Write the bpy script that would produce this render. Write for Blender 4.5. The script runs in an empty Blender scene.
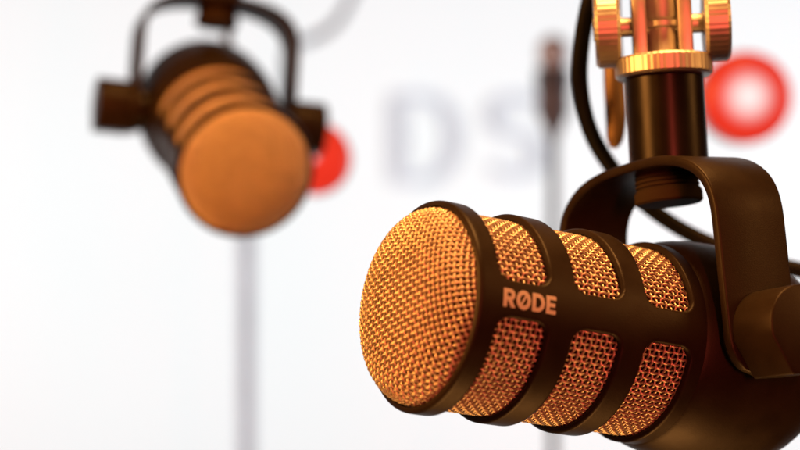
import bpy, bmesh, math
from mathutils import Vector, Matrix

# ------------------------------------------------------------------ camera, light, exposure
sc = bpy.context.scene
COL = sc.collection
CZ = 1.30                                   # camera height, metres
LENS, FOCUS = 85.0, 0.543
KPX = 800 * LENS / 36.0                     # focal length in photograph pixels (800 wide)

cam_d = bpy.data.cameras.new('camera'); cam = bpy.data.objects.new('camera', cam_d); COL.objects.link(cam)
cam.location = (0, 0, CZ); cam.rotation_euler = (math.radians(90), 0, 0)
cam_d.lens = LENS; cam_d.sensor_width = 36; cam_d.sensor_fit = 'HORIZONTAL'
cam_d.clip_start = 0.02; cam_d.clip_end = 60
cam_d.dof.use_dof = True; cam_d.dof.focus_distance = FOCUS; cam_d.dof.aperture_fstop = 7.0
sc.camera = cam

world = bpy.data.worlds.new('World'); sc.world = world; world.use_nodes = True
wb = world.node_tree.nodes['Background']
wb.inputs[0].default_value = (0.30, 0.22, 0.15, 1); wb.inputs[1].default_value = 0.05

sc.view_settings.view_transform = 'Standard'; sc.view_settings.look = 'None'
sc.view_settings.exposure = 0; sc.view_settings.gamma = 1
sc.render.engine = 'CYCLES'
sc.cycles.use_denoising = True
sc.cycles.max_bounces = 6; sc.cycles.diffuse_bounces = 3; sc.cycles.glossy_bounces = 4
sc.cycles.sample_clamp_indirect = 4
sc.render.film_transparent = False

def area_light(name, loc, target, size, power, color, spread=180, size_y=None):
    d = bpy.data.lights.new(name, 'AREA'); d.energy = power; d.color = color
    d.shape = 'RECTANGLE' if size_y else 'DISK'; d.size = size
    if size_y: d.size_y = size_y
    d.spread = math.radians(spread)
    o = bpy.data.objects.new(name, d); COL.objects.link(o)
    o.location = Vector(loc) + Vector((0, 0, CZ))
    o.rotation_euler = (Vector(target) - Vector(loc)).to_track_quat('-Z', 'Y').to_euler()
    return o

AMBER, RED = (1.0, 0.41, 0.10), (1.0, 0.10, 0.06)
area_light('wall_lamp_left', (-1.7, 1.25, 0.05), (0.35, 2.6, 0.0), 0.5, 15.8, (0.985, 0.975, 0.965), 100, 1.2)
area_light('wall_lamp_right', (1.7, 1.25, 0.05), (-0.2, 2.6, 0.0), 0.5, 15.4, (0.90, 0.965, 1.0), 100, 1.2)
area_light('amber_left_lamp', (-0.74, 0.27, 0.28), (0.0, 0.56, -0.01), 0.36, 3.2, (1.0, 0.36, 0.07), 80)
area_light('amber_far_fill', (-0.48, -0.10, 0.30), (-0.09, 0.85, 0.04), 0.20, 0.24, (1.0, 0.24, 0.02), 32)  # unseen fill light, added to brighten the far microphone alone
area_light('amber_right_lamp', (0.85, 0.42, 0.30), (0.10, 0.57, -0.02), 0.30, 0.42, AMBER, 80)
area_light('amber_top_lamp', (0.15, 0.54, 0.72), (0.07, 0.60, 0.0), 0.30, 2.7, AMBER, 80)
area_light('amber_low_lamp', (0.08, 0.62, -0.60), (0.06, 0.58, 0.0), 0.35, 0.7, AMBER, 80)
area_light('red_strip_lamp', (0.19, -0.31, 0.06), (0.09, 0.57, 0.0), 0.030, 1.35, RED, 100, 0.22)

# ------------------------------------------------------------------ helpers
def P(px, py, Y):
    return Vector(((px - 400) / KPX * Y, Y, (225 - py) / KPX * Y + CZ))

def mat(name, color, rough=0.5, metal=0.0, spec=0.5, noise=0.0, scale=400, bump=0.0, bscale=1500, rvar=0.0, coat=0.0):
    m = bpy.data.materials.new(name); m.use_nodes = True
    nt = m.node_tree; b = nt.nodes['Principled BSDF']
    b.inputs['Base Color'].default_value = (*color, 1); b.inputs['Roughness'].default_value = rough
    b.inputs['Metallic'].default_value = metal; b.inputs['Specular IOR Level'].default_value = spec
    b.inputs['Coat Weight'].default_value = coat
    tc = nt.nodes.new('ShaderNodeTexCoord')
    if noise > 0 or rvar > 0:
        n = nt.nodes.new('ShaderNodeTexNoise'); n.inputs['Scale'].default_value = scale; n.inputs['Detail'].default_value = 6
        nt.links.new(tc.outputs['Object'], n.inputs['Vector'])
        if noise > 0:
            r = nt.nodes.new('ShaderNodeMapRange')
            r.inputs[1].default_value = 0.3; r.inputs[2].default_value = 0.7
            r.inputs[3].default_value = 1 - noise; r.inputs[4].default_value = 1 + noise
            mx = nt.nodes.new('ShaderNodeVectorMath'); mx.operation = 'SCALE'; mx.inputs[0].default_value = color
            nt.links.new(n.outputs['Fac'], r.inputs[0]); nt.links.new(r.outputs[0], mx.inputs['Scale'])
            nt.links.new(mx.outputs[0], b.inputs['Base Color'])
        if rvar > 0:
            r2 = nt.nodes.new('ShaderNodeMapRange')
            r2.inputs[1].default_value = 0.3; r2.inputs[2].default_value = 0.7
            r2.inputs[3].default_value = rough - rvar; r2.inputs[4].default_value = rough + rvar
            nt.links.new(n.outputs['Fac'], r2.inputs[0]); nt.links.new(r2.outputs[0], b.inputs['Roughness'])
    if bump > 0:
        n2 = nt.nodes.new('ShaderNodeTexNoise'); n2.inputs['Scale'].default_value = bscale; n2.inputs['Detail'].default_value = 3
        nt.links.new(tc.outputs['Object'], n2.inputs['Vector'])
        bp = nt.nodes.new('ShaderNodeBump'); bp.inputs['Strength'].default_value = bump; bp.inputs['Distance'].default_value = 0.0002
        nt.links.new(n2.outputs['Fac'], bp.inputs['Height']); nt.links.new(bp.outputs[0], b.inputs['Normal'])
    return m

M_PAINT = mat('black_satin_paint', (0.015, 0.0105, 0.0065), 0.44, 0, 0.15, 0.12, 120, 0.25, 2600, 0.06)
M_WIRE = mat('grille_wire', (0.60, 0.53, 0.42), 0.38, 0.62, 0.5, 0.15, 300, 0, 0, 0.08)
M_FOAM = mat('red_light_tinted_foam', (0.055, 0.009, 0.006), 0.95, 0, 0.2, 0.3, 900, 0.6, 1800)  # red light reaching the foam through the mesh is put into its base colour
M_PRINT = mat('pale_print', (0.52, 0.50, 0.46), 0.55)
M_CHROME = mat('plated_metal', (0.52, 0.52, 0.49), 0.50, 1.0, 0.5, 0.06, 90, 0.05, 900, 0.06)
M_POST = mat('black_anodised', (0.007, 0.0055, 0.004), 0.30, 0.0, 0.17, 0.1, 100, 0, 0, 0.04)
M_BOSS = mat('matte_dark_boss', (0.030, 0.022, 0.015), 0.85, 0, 0.04, 0.1, 100)
M_RUBBER = mat('cable_rubber', (0.003, 0.003, 0.0035), 0.6, 0, 0.10, 0.2, 150)
M_BRONZE = mat('bronze_lever', (0.20, 0.13, 0.07), 0.45, 0.4, 0.5, 0.15, 60)
M_WALL = mat('white_wall', (0.80, 0.80, 0.80), 0.75, 0, 0.2, 0.012, 1.5, 0.05, 60)
M_STEEL = mat('grey_stand_tube', (0.50, 0.52, 0.58), 0.50, 0.0, 0.5, 0.1, 40)
M_DSTEEL = mat('dark_stand_tube', (0.028, 0.028, 0.034), 0.5, 0.0, 0.5, 0.1, 40)
M_CLUTCH = mat('dark_grey_clutch', (0.09, 0.085, 0.09), 0.5, 0, 0.3, 0.1, 40)
M_SATIN = mat('satin_chrome', (0.36, 0.36, 0.37), 0.4, 0.2, 0.5, 0.08, 60)
M_LETTER = mat('blue_grey_letter', (0.53, 0.54, 0.61), 0.5, 0, 0.4, 0.08, 20)
M_RED = mat('red_acrylic', (0.80, 0.020, 0.008), 0.45, 0, 0.3, 0.05, 20)
M_FACE = mat('white_acrylic', (0.85, 0.84, 0.83), 0.4, 0, 0.3, 0.01, 20)
M_GCABLE = mat('grey_cable', (0.30, 0.30, 0.33), 0.5, 0, 0.4, 0.08, 40)

def tag(o, label, cat, group=None):
    o['label'] = label; o['category'] = cat
    if group: o['group'] = group
    return o
def obj(name, me, m=None, parent=None):
    o = bpy.data.objects.new(name, me); COL.objects.link(o)
    if m is not None and not me.materials: me.materials.append(m)
    if parent: o.parent = parent
    return o
def empty(name, mtx):
    o = bpy.data.objects.new(name, None); COL.objects.link(o); o.matrix_world = mtx
    o.empty_display_size = 0.02
    return o
def mesh(name, verts, faces, smooth=True, angle=None):
    me = bpy.data.meshes.new(name); me.from_pydata([tuple(v) for v in verts], [], faces)
    bm = bmesh.new(); bm.from_mesh(me); bmesh.ops.recalc_face_normals(bm, faces=bm.faces)
    if angle is not None:
        for e in bm.edges:
            e.smooth = e.calc_face_angle(0) < math.radians(angle)
    bm.to_mesh(me); bm.free()
    if smooth:
        me.polygons.foreach_set('use_smooth', [True] * len(me.polygons))
    return me
def lathe(name, prof, n=96, axis='X', angle=50, closed=False):
    """prof = [(t, r)] turned round an axis; ends at r=0 are poles"""
    vs, fs, rows = [], [], []
    for t, r in prof:
        if r < 1e-7:
            rows.append([len(vs)]); vs.append((t, 0, 0))
        else:
            rows.append(list(range(len(vs), len(vs) + n)))
            for k in range(n):
                a = 2 * math.pi * k / n; vs.append((t, r * math.cos(a), r * math.sin(a)))
    pairs = list(zip(rows[:-1], rows[1:]))
    if closed: pairs.append((rows[-1], rows[0]))
    for A, B in pairs:
        for k in range(n):
            k2 = (k + 1) % n
            if len(A) == 1 and len(B) == 1: continue
            if len(A) == 1: fs.append((A[0], B[k], B[k2]))
            elif len(B) == 1: fs.append((A[k], A[k2], B[0]))
            else: fs.append((A[k], A[k2], B[k2], B[k]))
    if axis == 'Z': vs = [(v[1], v[2], v[0]) for v in vs]
    if axis == 'Y': vs = [(v[2], v[0], v[1]) for v in vs]
    return mesh(name, vs, fs, True, angle)
def prism(name, pts, z0, z1, bevel=0.0, seg=3, angle=40):
    """outline pts in XY, extruded along Z, edges bevelled"""
    bm = bmesh.new()
    a = [bm.verts.new((x, y, z0)) for x, y in pts]; b = [bm.verts.new((x, y, z1)) for x, y in pts]
    n = len(pts)
    bm.faces.new(a[::-1]); bm.faces.new(b)
    for k in range(n): bm.faces.new((a[k], a[(k + 1) % n], b[(k + 1) % n], b[k]))
    bmesh.ops.recalc_face_normals(bm, faces=bm.faces)
    if bevel:
        es = [e for e in bm.edges if e.calc_face_angle(0) > math.radians(30)]
        bmesh.ops.bevel(bm, geom=es, offset=bevel, segments=seg, affect='EDGES', profile=0.5)
    for e in bm.edges: e.smooth = e.calc_face_angle(0) < math.radians(angle)
    for f in bm.faces: f.smooth = True
    me = bpy.data.meshes.new(name); bm.to_mesh(me); bm.free(); return me
def tube_mesh(name, pts, r, sides=12, sub=8):
    """round tube along a Catmull-Rom path; r = number or function of 0..1"""
    pts = [Vector(p) for p in pts]; path = []
    for i in range(len(pts) - 1):
        p0 = pts[max(i - 1, 0)]; p1 = pts[i]; p2 = pts[i + 1]; p3 = pts[min(i + 2, len(pts) - 1)]
        for k in range(sub):
            t = k / sub
            path.append(0.5 * ((2 * p1) + (p2 - p0) * t + (2 * p0 - 5 * p1 + 4 * p2 - p3) * t * t + (3 * p1 - p0 - 3 * p2 + p3) * t ** 3))
    path.append(pts[-1])
    vs, fs = [], []
    nrm = None
    for i, p in enumerate(path):
        d = (path[min(i + 1, len(path) - 1)] - path[max(i - 1, 0)]).normalized()
        if nrm is None: nrm = d.orthogonal().normalized()
        nrm = (nrm - d * nrm.dot(d)).normalized(); bn = d.cross(nrm)
        rr = r(i / (len(path) - 1)) if callable(r) else r
        for k in range(sides):
            a = 2 * math.pi * k / sides; vs.append(p + (nrm * math.cos(a) + bn * math.sin(a)) * rr)
    for i in range(len(path) - 1):
        for k in range(sides):
            k2 = (k + 1) % sides
            fs.append((i * sides + k, i * sides + k2, (i + 1) * sides + k2, (i + 1) * sides + k))
    fs.append(tuple(range(sides))[::-1]); L = (len(path) - 1) * sides
    fs.append(tuple(range(L, L + sides)))
    return mesh(name, vs, fs, True, 60)

# ------------------------------------------------------------------ setting
def box_mesh(name, x0, x1, y0, y1, z0, z1, bevel=0):
    me = prism(name, [(x0, y0), (x1, y0), (x1, y1), (x0, y1)], z0, z1, bevel); return me
WALL_Y = 2.6
wall = obj('wall', box_mesh('wall', -2.6, 2.6, WALL_Y, WALL_Y + 0.1, 0.0, 2.7), M_WALL)
wall['kind'] = 'structure'

# ------------------------------------------------------------------ microphone geometry (local X = front to back, -Y = printed side, Z = up)
RS, RI = 0.0301, 0.0284                      # cage outside / inside radius
WIN = [(0.0, 0.0165), (0.0251, 0.0416), (0.0499, 0.0663)]
SPINE = 0.0052                               # half width of the two side spines
T0, T1 = -0.0068, 0.0715
PIV = 0.0850                                 # pivot position along the axis

def cage_mesh():
    NT, NP = 176, 480
    def sdf(t, arc):                          # signed distance to the windows, < 0 inside a window
        half = math.pi * RS / 2
        best = 1.0
        arc_c = ((arc + half) % (2 * half)) - half        # distance from the nearest spine centre, +-half
        w = half - SPINE                                   # half length of a window round the tube
        d_arc = half - abs(arc_c)                          # distance from the window's middle
        for a, b in WIN:
            cx = (a + b) / 2; hx = (b - a) / 2; r = 0.0042
            qx = abs(t - cx) - hx + r; qy = d_arc - w + r
            d = math.hypot(max(qx, 0), max(qy, 0)) + min(max(qx, qy), 0) - r
            best = min(best, d)
        return best
    ts = [T0 + (T1 - T0) * i / NT for i in range(NT + 1)]
    arcs = [2 * math.pi * RS * k / NP for k in range(NP)]
    S = [[sdf(t, a) for a in arcs] for t in ts]
    keep = {}
    faces = []
    for i in range(NT):
        for k in range(NP):
            k2 = (k + 1) % NP
            q = (S[i][k] + S[i][k2] + S[i + 1][k2] + S[i + 1][k]) / 4
            if q > 0: faces.append((i, k))
    use = {}
    for i, k in faces:
        for v in ((i, k), (i, (k + 1) % NP), (i + 1, (k + 1) % NP), (i + 1, k)): use.setdefault(v, len(use))
    cnt = {}
    for i, k in faces:
        for v in ((i, k), (i, (k + 1) % NP), (i + 1, (k + 1) % NP), (i + 1, k)): cnt[v] = cnt.get(v, 0) + 1
    outer, inner = [None] * len(use), [None] * len(use)
    B = 0.0009
    for (i, k), idx in use.items():
        t, a = ts[i], arcs[k]
        if 0 < i < NT and cnt[(i, k)] < 4:                # edge of a window: slide onto the contour
            e = 2e-5
            for _ in range(3):
                d = sdf(t, a); gx = (sdf(t + e, a) - d) / e; gy = (sdf(t, a + e) - d) / e
                g2 = gx * gx + gy * gy
                if g2 > 0.05: t -= d * gx / g2; a -= d * gy / g2
        d = max(sdf(t, a), 0); d = min(d, (t - T0) * 0.55)
        drop = B - math.sqrt(max(B * B - (B - min(d, B)) ** 2, 0))
        # bands are slightly crowned
        r = RS - drop * 0.85
        ph = math.pi - a / RS                                # arc 0 is at -Y
        outer[idx] = (t, r * math.cos(ph), r * math.sin(ph))
        ri = RI
        inner[idx] = (t, ri * math.cos(ph), ri * math.sin(ph))
    n = len(use)
    fs, ec = [], {}
    for i, k in faces:
        q = [use[(i, k)], use[(i, (k + 1) % NP)], use[(i + 1, (k + 1) % NP)], use[(i + 1, k)]]
        fs.append(tuple(q)); fs.append(tuple(v + n for v in q[::-1]))
        for m in range(4):
            e = (q[m], q[(m + 1) % 4]); ec[e] = 1
    for e in ec:
        if (e[1], e[0]) not in ec: fs.append((e[1], e[0], e[0] + n, e[1] + n))
    return mesh('cage', outer + inner, fs, True, 50)

def weave(paths, r, sides=6):
    """paths = list of (points, normals, closed): wires swept with a round section"""
    vs, fs = [], []
    for pts, nrm, closed in paths:
        b = len(vs); n = len(pts)
        for i, p in enumerate(pts):
            if closed: d = pts[(i + 1) % n] - pts[i - 1]
            else: d = pts[min(i + 1, n - 1)] - pts[max(i - 1, 0)]
            d.normalize(); u = nrm[i]; u = (u - d * u.dot(d)).normalized(); w = d.cross(u)
            for k in range(sides):
                a = 2 * math.pi * k / sides; vs.append(p + (u * math.cos(a) + w * math.sin(a)) * r)
        for i in range(n if closed else n - 1):
            j = (i + 1) % n
            for k in range(sides):
                k2 = (k + 1) % sides
                fs.append((b + i * sides + k, b + i * sides + k2, b + j * sides + k2, b + j * sides + k))
    me = bpy.data.meshes.new('woven_wire'); me.from_pydata([tuple(v) for v in vs], [], fs)
    me.polygons.foreach_set('use_smooth', [True] * len(me.polygons))
    return me

PITCH, WR, WA = 0.00170, 0.00034, 0.00036
RM = 0.0275
DOME_H, DOME_B = 0.0104, -0.0052
def sleeve_mesh():
    N = 2 * round(math.pi * RM / PITCH); dph = 2 * math.pi / N; SUB = 4
    NR = int((0.0695 - (-0.0062)) / PITCH)
    paths = []
    for i in range(N):
        pts, nr = [], []
        for s in range(NR * SUB + 1):
            j = s / SUB; t = -0.0062 + j * PITCH
            rr = RM + WA * math.cos(math.pi * (j + i)); c = Vector((0, math.cos(i * dph), math.sin(i * dph)))
            pts.append(Vector((t, 0, 0)) + c * rr); nr.append(c)
        paths.append((pts, nr, False))
    for j in range(NR + 1):
        pts, nr = [], []
        for s in range(N * SUB):
            i = s / SUB; c = Vector((0, math.cos(i * dph), math.sin(i * dph)))
            pts.append(Vector((-0.0062 + j * PITCH, 0, 0)) + c * (RM - WA * math.cos(math.pi * (i + j)))); nr.append(c)
        paths.append((pts, nr, True))
    return weave(paths, WR)
def dome_x(rho):
    q = min(rho / 0.0274, 1.0)
    return DOME_B - DOME_H * (1 - q ** 3.3) ** (1 / 2.3)
def dome_mesh():
    """plain weave formed over the dome: wires keep their spacing along the surface"""
    tab = [(0.0, 0.0)]                                       # (arc length, radius)
    N = 4000; R0 = 0.0274
    for k in range(1, N + 1):
        r0, r1 = R0 * (k - 1) / N, R0 * k / N
        tab.append((tab[-1][0] + math.hypot(r1 - r0, dome_x(r1) - dome_x(r0)), r1))
    ST = tab[-1][0]
    import bisect
    arcs = [q[0] for q in tab]
    def surf(s_):
        if s_ >= ST: return R0, DOME_B + (s_ - ST)
        k = min(max(bisect.bisect_left(arcs, s_), 1), N); f = (s_ - arcs[k - 1]) / max(arcs[k] - arcs[k - 1], 1e-12)
        ra_, rb_ = tab[k - 1][1], tab[k][1]
        return ra_ + (rb_ - ra_) * f, dome_x(ra_) + (dome_x(rb_) - dome_x(ra_)) * f
    lim = ST + 0.0022; paths = []; SUB = 4; n = int(lim / PITCH)
    for fam in (0, 1):
        for i in range(-n, n + 1):
            c0 = i * PITCH; pts, nr = [], []
            for s in range(-n * SUB, n * SUB + 1):
                c1 = s * PITCH / SUB; sl = math.hypot(c0, c1)
                if sl > lim: continue
                u, v = (c1, c0) if fam == 0 else (c0, c1)
                r, x = surf(sl); ra, xa_ = surf(max(sl - 2e-4, 0)); rb, xb = surf(sl + 2e-4)
                dl = max(sl, 1e-7); e = Vector((0, u / dl, v / dl))
                tx, tr = xb - xa_, rb - ra; L = math.hypot(tx, tr)
                nn = (Vector((-tr / L, 0, 0)) + e * (tx / L)).normalized() if sl > 1e-6 else Vector((-1, 0, 0))
                off = WA * math.cos(math.pi * (s / SUB + i)) * (1 if fam == 0 else -1)
                pts.append(Vector((x, 0, 0)) + e * r + nn * off); nr.append(nn)
            if len(pts) > 3: paths.append((pts, nr, False))
    return weave(paths, 0.00039)
def rounded_profile():
    return [(0.0700, 0.0), (0.0700, 0.0292), (0.0708, 0.0300), (0.0722, 0.0306), (0.0745, 0.0314), (0.0775, 0.0321),
            (0.081, 0.0326), (0.086, 0.0330), (0.092, 0.0332), (0.098, 0.0332), (0.104, 0.0330), (0.109, 0.0324),
            (0.1135, 0.0308), (0.1175, 0.0292), (0.121, 0.0268), (0.1237, 0.0235), (0.1255, 0.019), (0.1265, 0.013), (0.127, 0.0)]
def letter_mesh():
    """brand name as thin flat print: four capitals laid on the curved spine"""
    vs, fs = [], []
    def band(A, B, closed=True):               # strip of quads between two outlines
        b = len(vs); n = len(A); vs.extend(A); vs.extend(B)
        for k in range(n if closed else n - 1):
            k2 = (k + 1) % n; fs.append((b + k, b + k2, b + n + k2, b + n + k))
    def bar(x0, y0, x1, y1, nx=3, ny=4):
        for q in range(ny):
            u, v = y0 + (y1 - y0) * q / ny, y0 + (y1 - y0) * (q + 1) / ny
            b = len(vs); vs.extend([(x0, u), (x1, u), (x1, v), (x0, v)]); fs.append((b, b + 1, b + 2, b + 3))
    def half_bowl(cx, cy, ax, ay, th):         # right half of a ring
        A = [(cx + ax * math.cos(t), cy + ay * math.sin(t)) for t in [math.pi * (k / 14 - 0.5) for k in range(15)]]
        B = [(cx + (ax - th) * math.cos(t), cy + (ay - th * 0.9) * math.sin(t)) for t in [math.pi * (k / 14 - 0.5) for k in range(15)]]
        band(A, B, False)
    T = 0.25
    # R
    bar(0, 0, T, 1); bar(T, 0.79, 0.44, 1, ny=1); bar(T, 0.36, 0.44, 0.57, ny=1); half_bowl(0.44, 0.68, 0.34, 0.32, 0.24)
    band([(0.30, 0.38), (0.53, 0.0)], [(0.56, 0.42), (0.82, 0.0)], False)
    # O with a slash
    cx = 1.36; E = [2 * math.pi * k / 32 for k in range(32)]
    band([(cx + 0.49 * math.cos(t), 0.5 + 0.53 * math.sin(t)) for t in E], [(cx + 0.25 * math.cos(t), 0.5 + 0.29 * math.sin(t)) for t in E])
    band([(cx - 0.27, 0.16), (cx + 0.15, 0.86)], [(cx - 0.15, 0.10), (cx + 0.27, 0.80)], False)
    # D
    x = 1.95; bar(x, 0, x + T, 1); bar(x + T, 0.78, x + 0.38, 1, ny=1); bar(x + T, 0, x + 0.38, 0.22, ny=1); half_bowl(x + 0.38, 0.5, 0.48, 0.5, 0.25)
    # E
    x = 2.91; bar(x, 0, x + T, 1); bar(x + T, 0.78, x + 0.68, 1, ny=1); bar(x + T, 0.39, x + 0.62, 0.60, ny=1); bar(x + T, 0, x + 0.68, 0.22, ny=1)
    out = []
    for X, Y_ in vs:
        t = 0.0008 + X / 3.59 * 0.0172; arc = (Y_ - 0.5) * 0.00500
        ph = math.pi - arc / RS; r = RS + 0.00012
        out.append((t, r * math.cos(ph), r * math.sin(ph)))
    me = bpy.data.meshes.new('print'); me.from_pydata(out, [], fs); return me

# yoke: local origin on the pivot, Y across, Z up, X = strap width
YH, YW, YR, STR, YT = 0.0572, 0.0385, 0.0175, 0.0128, 0.0030
def yoke_mesh():
    path = []                                   # outer line in (y, z)
    for s in range(13):                         # bottom round handled by width
        pass
    zb = -0.0118
    n_c = 14
    HH = 0.0250; nn_ = 2.8
    side = [(YW, zb + (YH - HH - zb) * k / 16) for k in range(16)]
    arc = []
    for k in range(37):
        th = math.pi / 2 * k / 36
        arc.append((YW * math.cos(th) ** (2 / nn_), YH - HH + HH * math.sin(th) ** (2 / nn_)))
    arc[-1] = (0.0, YH); top = []
    half = side + arc + top
    line = half + [(-y, z) for y, z in half[-2::-1]]
    n = len(line); rows = []
    M = 10
    for i, (y, z) in enumerate(line):
        p0 = line[max(i - 1, 0)]; p1 = line[min(i + 1, n - 1)]
        d = Vector((0, p1[0] - p0[0], p1[1] - p0[1])).normalized(); nr = Vector((0, d.z, -d.y))   # outward
        # half width: full on the arms, round at the lower ends
        w = STR
        if z < 0: w = math.sqrt(max(STR ** 2 - (z * STR / 0.0119) ** 2, 1e-8))
        e = 0.0007
        sec = []
        for sx, sn in ((-1, 0), (1, 0), (1, -1), (-1, -1)):
            pass
        # rounded rectangle section, 12 points
        for cx, cn, a0 in ((1, 0, 90), (1, -1, 0), (-1, -1, 270), (-1, 0, 180)):
            for a in (a0, a0 - 45, a0 - 90):
                r = math.radians(a)
                xx = cx * max(w - e, 0.0003) + e * math.cos(r)
                nn = (cn * YT) + (-e if cn == 0 else e) + e * math.sin(r)
                sec.append(Vector((xx, y, z)) + nr * nn)
        rows.append(sec)
    vs = [v for s in rows for v in s]; fs = []; K = 12
    for i in range(n - 1):
        for k in range(K):
            k2 = (k + 1) % K; fs.append((i * K + k, i * K + k2, (i + 1) * K + k2, (i + 1) * K + k))
    fs.append(tuple(range(K))); fs.append(tuple(range((n - 1) * K, n * K)))
    return mesh('yoke', vs, fs, True, 50)
def knob_mesh():
    r = 0.0118; pts = []
    for k in range(25):
        a = math.pi * k / 24; pts.append((r * math.cos(a), 0.0012 + r * math.sin(a)))
    pts += [(-r, -0.001), (-r * 0.48, -r * 1.02), (r * 0.48, -r * 1.02), (r, -0.001)]
    return prism('knob', pts, 0, 0.0165, 0.0007, 3, 35)      # along +Z
def boss_mesh():                                              # threaded ring under the strap, along Z downwards
    prof = [(0.0, 0.0), (0.0, 0.0096)]
    z = 0.0
    for k in range(4):
        prof += [(-0.0006 - k * 0.0014, 0.0098), (-0.0010 - k * 0.0014, 0.0092), (-0.0014 - k * 0.0014, 0.0098)]
    prof += [(-0.0066, 0.0104), (-0.0094, 0.0104), (-0.0100, 0.0098), (-0.0100, 0.0)]
    return lathe('boss', prof, 64, 'Z', 40)

ME = dict(cage=cage_mesh(), sleeve=sleeve_mesh(), dome=dome_mesh(), yoke=yoke_mesh(), knob=knob_mesh(), boss=boss_mesh(),
          rear=lathe('rear', rounded_profile(), 128, 'X', 60), text=letter_mesh(),
          foam=lathe('foam', [(0.069, 0.0), (0.069, 0.0254), (-0.004, 0.0250), (-0.0070, 0.0240), (-0.0098, 0.021), (-0.0113, 0.015), (-0.0119, 0.0)], 64, 'X', 60),
          washer=lathe('washer', [(0, 0), (0, 0.0105), (0.0030, 0.0105), (0.0030, 0)], 48, 'Z', 40),
          plug=lathe('plug', [(0.0, 0.0), (0.0, 0.0095), (0.03, 0.0095), (0.034, 0.006), (0.05, 0.0035), (0.05, 0.0)], 32, 'X', 40))

def microphone(front, a, roll, label, yaw_up=Vector((0, 0, 1)), yoke_extra=0.0):
    """front = world position of local x = 0 on the axis; a = front-to-back direction"""
    a = a.normalized()
    h = Vector((a.y, -a.x, 0)).normalized()                  # printed side, level
    w = h.cross(a)
    c, s = math.cos(roll), math.sin(roll)
    p = h * c + w * s; up = w * c - h * s
    M = Matrix((( a.x, -p.x, up.x, front.x), (a.y, -p.y, up.y, front.y), (a.z, -p.z, up.z, front.z), (0, 0, 0, 1)))
    root = empty('microphone', M); tag(root, label, 'microphone', 'studio microphones')
    cage = obj('cage', ME['cage'], M_PAINT, root); obj('lettering', ME['text'], M_PRINT, cage)
    g = obj('side_grille', ME['sleeve'], M_WIRE, root); g['kind'] = 'stuff'
    g = obj('dome_grille', ME['dome'], M_WIRE, root); g['kind'] = 'stuff'; g.rotation_euler = (math.radians(-10), 0, 0)
    obj('foam_liner', ME['foam'], M_FOAM, root)
    obj('rear_housing', ME['rear'], M_PAINT, root)
    # yoke turned about the pivot so that it hangs straight
    uy = (yaw_up - p * yaw_up.dot(p)).normalized()
    ang = math.atan2(uy.dot(a), uy.dot(up)) + yoke_extra
    y = obj('yoke', ME['yoke'], M_PAINT, root); y.location = (PIV, 0, 0); y.rotation_euler = (0, ang, 0)
    b = obj('threaded_boss', ME['boss'], M_BOSS, y); b.location = (0.0022, 0, YH - 0.0025)
    for sgn in (-1, 1):
        k = obj('pivot_knob', ME['knob'], M_PAINT, y)
        k.location = (0, sgn * YW, 0)
        k.matrix_local = Matrix.Translation((0, sgn * (YW - 0.0002), 0)) @ (
            Matrix(((1, 0, 0, 0), (0, 0, sgn, 0), (0, 1, 0, 0), (0, 0, 0, 1))))
        k2 = obj('pivot_washer', ME['washer'], M_POST, y)
        k2.matrix_local = Matrix.Translation((0, sgn * 0.0328, 0)) @ Matrix(((1, 0, 0, 0), (0, 0, sgn, 0), (0, 1, 0, 0), (0, 0, 0, 1)))
    Y = M @ Matrix.Translation((PIV, 0, 0)) @ Matrix.Rotation(ang, 4, 'Y') @ Matrix.Translation((0.0036, 0, YH - 0.0004))
    return root, Y

a1 = Vector((0.8555, 0.4908, -0.1650))
mic1, top1 = microphone(P(441.1, 309.4, 0.53), a1, math.radians(9.0),
    'black podcast microphone with woven wire grille and printed brand name, in sharp focus')
a2 = Vector((-0.255, 0.92, 0.306))
p2 = Vector((0.95, 0.295, -0.095))
h2 = Vector((a2.y, -a2.x, 0)).normalized(); w2 = h2.cross(a2.normalized())
roll2 = math.atan2(p2.dot(w2), p2.dot(h2))
f2 = P(247, 174, 0.805) + a2.normalized() * 0.010
mic2, top2 = microphone(f2, a2, roll2,
    'blurred black microphone facing the lens with round orange-lit grille, in front of light grey pole', yoke_extra=math.radians(7))

# ------------------------------------------------------------------ swivel adapter on the front microphone
upv = ((top1.to_3x3() @ Vector((0, 0, 1))).normalized() * 0.55 + Vector((0, 0, 0.45))).normalized()
base = top1.translation.copy()
xa = Vector((1, -0.10, 0)); xa = (xa - upv * xa.dot(upv)).normalized(); ya = upv.cross(xa)
A = Matrix(((xa.x, ya.x, upv.x, base.x), (xa.y, ya.y, upv.y, base.y), (xa.z, ya.z, upv.z, base.z), (0, 0, 0, 1)))
ad = empty('swivel_adapter', A)
DZ = -0.0020
tag(ad, 'shiny metal swivel adapter with two thumb wheels above the sharp microphone', 'adapter')
obj('socket', lathe('socket', [(0, 0), (0, 0.0117), (0.0004, 0.0121), (0.0266, 0.0121), (0.0270, 0.0117), (0.0270, 0)], 72, 'Z', 40), M_POST, ad)
def knurled(name, r, h, n, depth, ch, axis_z=True):
    pts = []
    for k in range(n * 4):
        a = 2 * math.pi * k / (n * 4); rr = r - (depth if k % 4 in (2, 3) else 0)
        pts.append((rr * math.cos(a), rr * math.sin(a)))
    m = len(pts); vs, fs = [], []
    for z, s in ((0, 1 - ch / r), (ch, 1), (h - ch, 1), (h, 1 - ch / r)):
        for x, y in pts: vs.append((x * s, y * s, z))
    for q in range(3):
        for k in range(m):
            k2 = (k + 1) % m; fs.append((q * m + k, q * m + k2, (q + 1) * m + k2, (q + 1) * m + k))
    fs.append(tuple(range(m))); fs.append(tuple(range(3 * m, 4 * m)))
    return mesh(name, vs, fs, True, 25)
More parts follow.
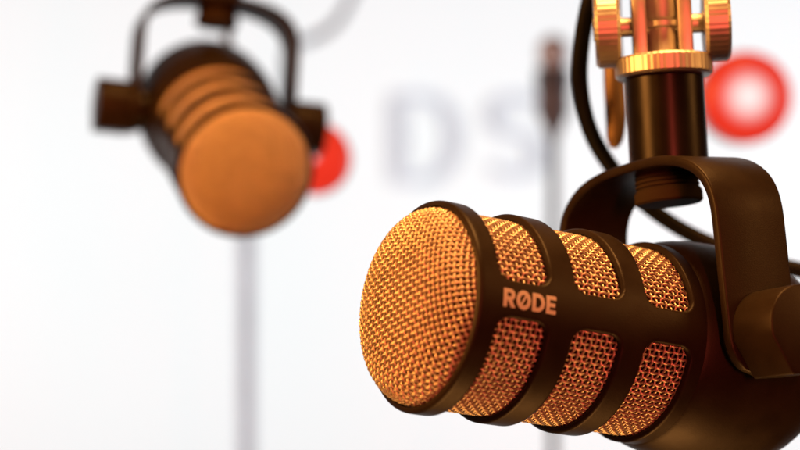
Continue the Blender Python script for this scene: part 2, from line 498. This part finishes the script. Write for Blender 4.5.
o = obj('flange', knurled('flange', 0.0150, 0.0062, 48, 0.00010, 0.0008), M_CHROME, ad); o.location = (0, 0, 0.0272)
o = obj('neck', lathe('neck', [(0.0352, 0), (0.0352, 0.0058), (0.0362, 0.0050), (0.0440, 0.0046), (0.0446, 0.0062), (0.0462, 0.0062), (0.0466, 0.0040), (0.0466, 0)], 48, 'Z', 40), M_CHROME, ad); o.location.z = DZ
o = obj('stem', lathe('stem', [(0.0466, 0), (0.0466, 0.0046), (0.0478, 0.0054), (0.100, 0.0054), (0.102, 0.0046), (0.102, 0)], 48, 'Z', 40), M_CHROME, ad); o.location.z = DZ
for s in (-1, 1):
    pl = [(-0.0075, 0.0354), (0.0075, 0.0354), (0.0075, 0.052)] + [(0.0075 * math.cos(math.pi * k / 12), 0.052 + 0.0075 * math.sin(math.pi * k / 12)) for k in range(1, 12)] + [(-0.0075, 0.052)]
    me = prism('fork', pl, -0.0022, 0.0022, 0.0008, 2)
    o = obj('fork_plate', me, M_CHROME, ad)
    o.matrix_local = Matrix(((0, 0, 1, s * 0.0069), (1, 0, 0, 0), (0, 1, 0, DZ), (0, 0, 0, 1)))
ZW = 0.0455 + DZ
o = obj('axle', lathe('axle', [(-0.021, 0), (-0.021, 0.0038), (-0.0125, 0.0038), (-0.0125, 0.0030), (0.0125, 0.0030), (0.0125, 0.0038), (0.021, 0.0038), (0.021, 0)], 32, 'X', 40), M_CHROME, ad); o.location = (0, 0, ZW)
for s in (-1, 1):
    o = obj('thumb_wheel', knurled('wheel', 0.0122, 0.0078, 40, 0.00008, 0.0010), M_CHROME, ad)
    o.matrix_local = Matrix(((0, 0, s, s * 0.0128), (1, 0, 0, 0), (0, s, 0, ZW), (0, 0, 0, 1)))

# lever hanging behind the adapter
lv = [P(612, -30, 0.64), P(612, 20, 0.64), P(614, 80, 0.64), P(616, 115, 0.64), P(615, 138, 0.64), P(613, 148, 0.64)]
prof = [0.0026, 0.0030, 0.0034, 0.0035, 0.0028, 0.0011]
prof = [q * 1.05 for q in prof]
def rr(t):
    x = t * 5; i = min(int(x), 4); return prof[i] + (prof[i + 1] - prof[i]) * (x - i)
tag(obj('clamp_lever', tube_mesh('lever', lv, rr, 16, 6), M_BRONZE),
    'slim bronze coloured lever hanging between black cable and black socket', 'lever')

# cables
tag(obj('cable', tube_mesh('cable', [P(606, -60, 0.62), P(592, -10, 0.62), P(582, 40, 0.625), P(580, 85, 0.63), P(590, 130, 0.64), P(612, 168, 0.65),
        P(645, 204, 0.655), P(690, 234, 0.655), P(745, 256, 0.65), P(815, 273, 0.64), P(900, 285, 0.63)], 0.0028, 14, 8), M_RUBBER),
    'thick black cable curving behind the yoke of the sharp microphone', 'cable')
tag(obj('cable', tube_mesh('cable_far', [P(372, -60, 1.55), P(352, -5, 1.55), P(335, 24, 1.55), P(310, 40, 1.55), P(293, 45, 1.5), P(286, 60, 1.45), P(287, 120, 1.4)], 0.0038, 12, 8), M_GCABLE),
    'faint grey cable curving out of the yoke of the blurred microphone', 'cable')
up2 = (top2.to_3x3() @ Vector((0, 0, 1))).normalized()
b2 = top2.translation
ms = empty('microphone_mount', Matrix.Translation(b2))
ms.matrix_world = top2
tag(ms, 'dark round mount holding the blurred microphone from above', 'mount')
obj('socket', lathe('socket_far', [(0, 0), (0, 0.0117), (0.0004, 0.0121), (0.0286, 0.0121), (0.0290, 0.0117), (0.0290, 0)], 48, 'Z', 40), M_POST, ms)
obj('collar', lathe('collar_far', [(0.029, 0), (0.029, 0.0150), (0.036, 0.0150), (0.036, 0.006), (0.10, 0.006), (0.10, 0)], 48, 'Z', 40), M_POST, ms)
# stands behind
def stand(name, px, Y, top_py, r, m, label):
    b = P(px, top_py, Y)
    root = empty(name, Matrix.Translation((b.x, b.y, 0))); tag(root, label, 'stand')
    obj('tube', lathe('tube', [(0.0, 0), (0.0, r), (b.z, r), (b.z, 0)], 32, 'Z', 40), m, root)
    o = obj('foot_plate', lathe('foot', [(0, 0), (0, 0.13), (0.008, 0.13), (0.014, 0.12), (0.018, 0.03), (0.03, r * 1.6), (0.03, 0)], 48, 'Z', 40), m, root)
    return root, b
stand('pole_stand', 246, 1.62, 120, 0.0072, M_STEEL, 'light grey upright pole below the blurred microphone')
st, tb = stand('pole_stand', 553, 1.30, 140, 0.0034, M_DSTEEL, 'thin dark upright pole with clamp head behind the sharp microphone')
zz = tb.z; s = 1.30 / KPX
obj('clutch', lathe('clutch', [(zz - 2 * s, 0), (zz - 2 * s, 5.5 * s), (zz + 6 * s, 7 * s), (zz + 28 * s, 17 * s), (zz + 50 * s, 16 * s), (zz + 50 * s, 0)], 40, 'Z', 40), M_CLUTCH, st)
obj('collar', lathe('collar', [(zz + 50 * s, 0), (zz + 50 * s, 17 * s), (zz + 53 * s, 18 * s), (zz + 70 * s, 18 * s), (zz + 72 * s, 15 * s), (zz + 72 * s, 0)], 40, 'Z', 40), M_DSTEEL, st)
obj('ball_head', lathe('ball', [(zz + 72 * s, 0), (zz + 72 * s, 12 * s), (zz + 80 * s, 16 * s), (zz + 92 * s, 16 * s), (zz + 100 * s, 12 * s), (zz + 104 * s, 6 * s), (zz + 105 * s, 0)], 40, 'Z', 60), M_SATIN, st)

# ------------------------------------------------------------------ signs on the wall
def stroke_letter(name, pts, width, depth, closed, label):
    """flat letter swept along a centre line on the wall; pts in photo pixels"""
    n = len(pts); L, R_ = [], []
    for i in range(n):
        p0 = pts[(i - 1) % n] if closed else pts[max(i - 1, 0)]; p1 = pts[(i + 1) % n] if closed else pts[min(i + 1, n - 1)]
        d = Vector((p1[0] - p0[0], p1[1] - p0[1])).normalized(); nn = Vector((-d.y, d.x)) * width / 2
        L.append((pts[i][0] + nn.x, pts[i][1] + nn.y)); R_.append((pts[i][0] - nn.x, pts[i][1] - nn.y))
    vs = []
    for yy in (WALL_Y - 0.002, WALL_Y - 0.002 - depth):
        for q in L + R_:
            v = P(q[0], q[1], WALL_Y); vs.append((v.x, yy, v.z))
    fs = []; m = 2 * n
    for i in range(n if closed else n - 1):
        j = (i + 1) % n
        fs += [(i, j, n + j, n + i), (m + i, m + n + i, m + n + j, m + j), (i, m + i, m + j, j), (n + i, n + j, m + n + j, m + n + i)]
    if not closed:
        for i in (0, n - 1): fs.append((i, n + i, m + n + i, m + i))
    return tag(obj(name, mesh(name, vs, fs, False), M_LETTER), label, 'letter', 'letters on the white wall')
D = [(398, 98 + 8 * k) for k in range(11)][::-1]
D = [(397, 180), (397, 160), (397, 138), (397, 116), (397, 97)] + [(420 + 33 * math.sin(math.pi * k / 16), 138.5 - 41.5 * math.cos(math.pi * k / 16)) for k in range(17)]
stroke_letter('wall_letter', D, 8, 0.006, True, 'pale blurred letter D on the white wall')
S = []
for k in range(13):
    a = math.radians(-30 - 240 * k / 12); S.append((515 + 22 * math.cos(a), 116 + 19 * math.sin(a)))
for k in range(1, 13):
    a = math.radians(-90 + 240 * k / 12); S.append((515 + 23 * math.cos(a), 155 + 20 * math.sin(a)))
stroke_letter('wall_letter', S, 8, 0.006, False, 'pale blurred letter S on the white wall beside the thin dark pole')

def lamp_lens_material(LAMP_R, hot, warm):
    m = bpy.data.materials.new('red_lamp_lens'); m.use_nodes = True; nt = m.node_tree; b = nt.nodes['Principled BSDF']
    tc = nt.nodes.new('ShaderNodeTexCoord'); sp = nt.nodes.new('ShaderNodeSeparateXYZ'); cb = nt.nodes.new('ShaderNodeCombineXYZ')
    ln = nt.nodes.new('ShaderNodeVectorMath'); ln.operation = 'LENGTH'
    nt.links.new(tc.outputs['Object'], sp.inputs[0]); nt.links.new(sp.outputs[0], cb.inputs[0]); nt.links.new(sp.outputs[2], cb.inputs[1])
    nt.links.new(cb.outputs[0], ln.inputs[0])
    r = nt.nodes.new('ShaderNodeMapRange'); r.inputs[1].default_value = 0.0; r.inputs[2].default_value = LAMP_R
    nt.links.new(ln.outputs['Value'], r.inputs[0])
    cr = nt.nodes.new('ShaderNodeValToRGB'); e = cr.color_ramp.elements
    e[0].position = hot; e[0].color = (1.05, 0.93, 0.90, 1)
    e[1].position = warm; e[1].color = (0.78, 0.030, 0.014, 1)
    nt.links.new(r.outputs[0], cr.inputs[0]); nt.links.new(cr.outputs[0], b.inputs['Emission Color'])
    b.inputs['Emission Strength'].default_value = 1.0; b.inputs['Base Color'].default_value = (0.05, 0.005, 0.004, 1); b.inputs['Roughness'].default_value = 0.4
    return m
LAMP_Y = 1.02
def ring_lamp(px, py, rpx, hot, warm, rod, label):
    c = P(px, py, LAMP_Y); R_ = rpx * LAMP_Y / KPX; M_LENS = lamp_lens_material(R_, hot, warm)
    root = empty('red_lamp', Matrix.Translation((c.x, c.y, c.z))); tag(root, label, 'lamp', 'round red lamps behind the microphones')
    obj('lens', lathe('lens', [(0.004, 0.0), (0.004, R_), (0.0, R_), (-0.002, R_ * 0.96), (-0.004, R_ * 0.75), (-0.005, R_ * 0.4), (-0.0055, 0.0)], 96, 'Y', 60), M_LENS, root)
    obj('casing', lathe('casing', [(0.0042, 0.0), (0.0042, R_ * 1.03), (0.020, R_ * 1.03), (0.026, R_ * 0.9), (0.030, 0.008), (0.030, 0)], 64, 'Y', 40), M_GCASE, root)
    inv = root.matrix_world.inverted()
    obj('support_rod', tube_mesh('rod', [inv @ P(x, y, LAMP_Y + 0.022) for x, y in rod], 0.0028, 12, 6), M_DSTEEL, root)
M_GCASE = mat('grey_lamp_casing', (0.10, 0.10, 0.12), 0.4)
ring_lamp(747, 97, 45, 0.12, 0.66, [(747, 97), (715, 97), (685, 97), (668, 92), (664, 75), (663, 20), (662, -70)], 'round red lamp with glowing white centre beside the swivel adapter')
ring_lamp(314, 158, 36, 0.0, 0.14, [(316, 158), (275, 155), (245, 150), (232, 138), (229, 110), (228, 50), (227, -70)], 'round red lamp mostly hidden behind the blurred microphone')
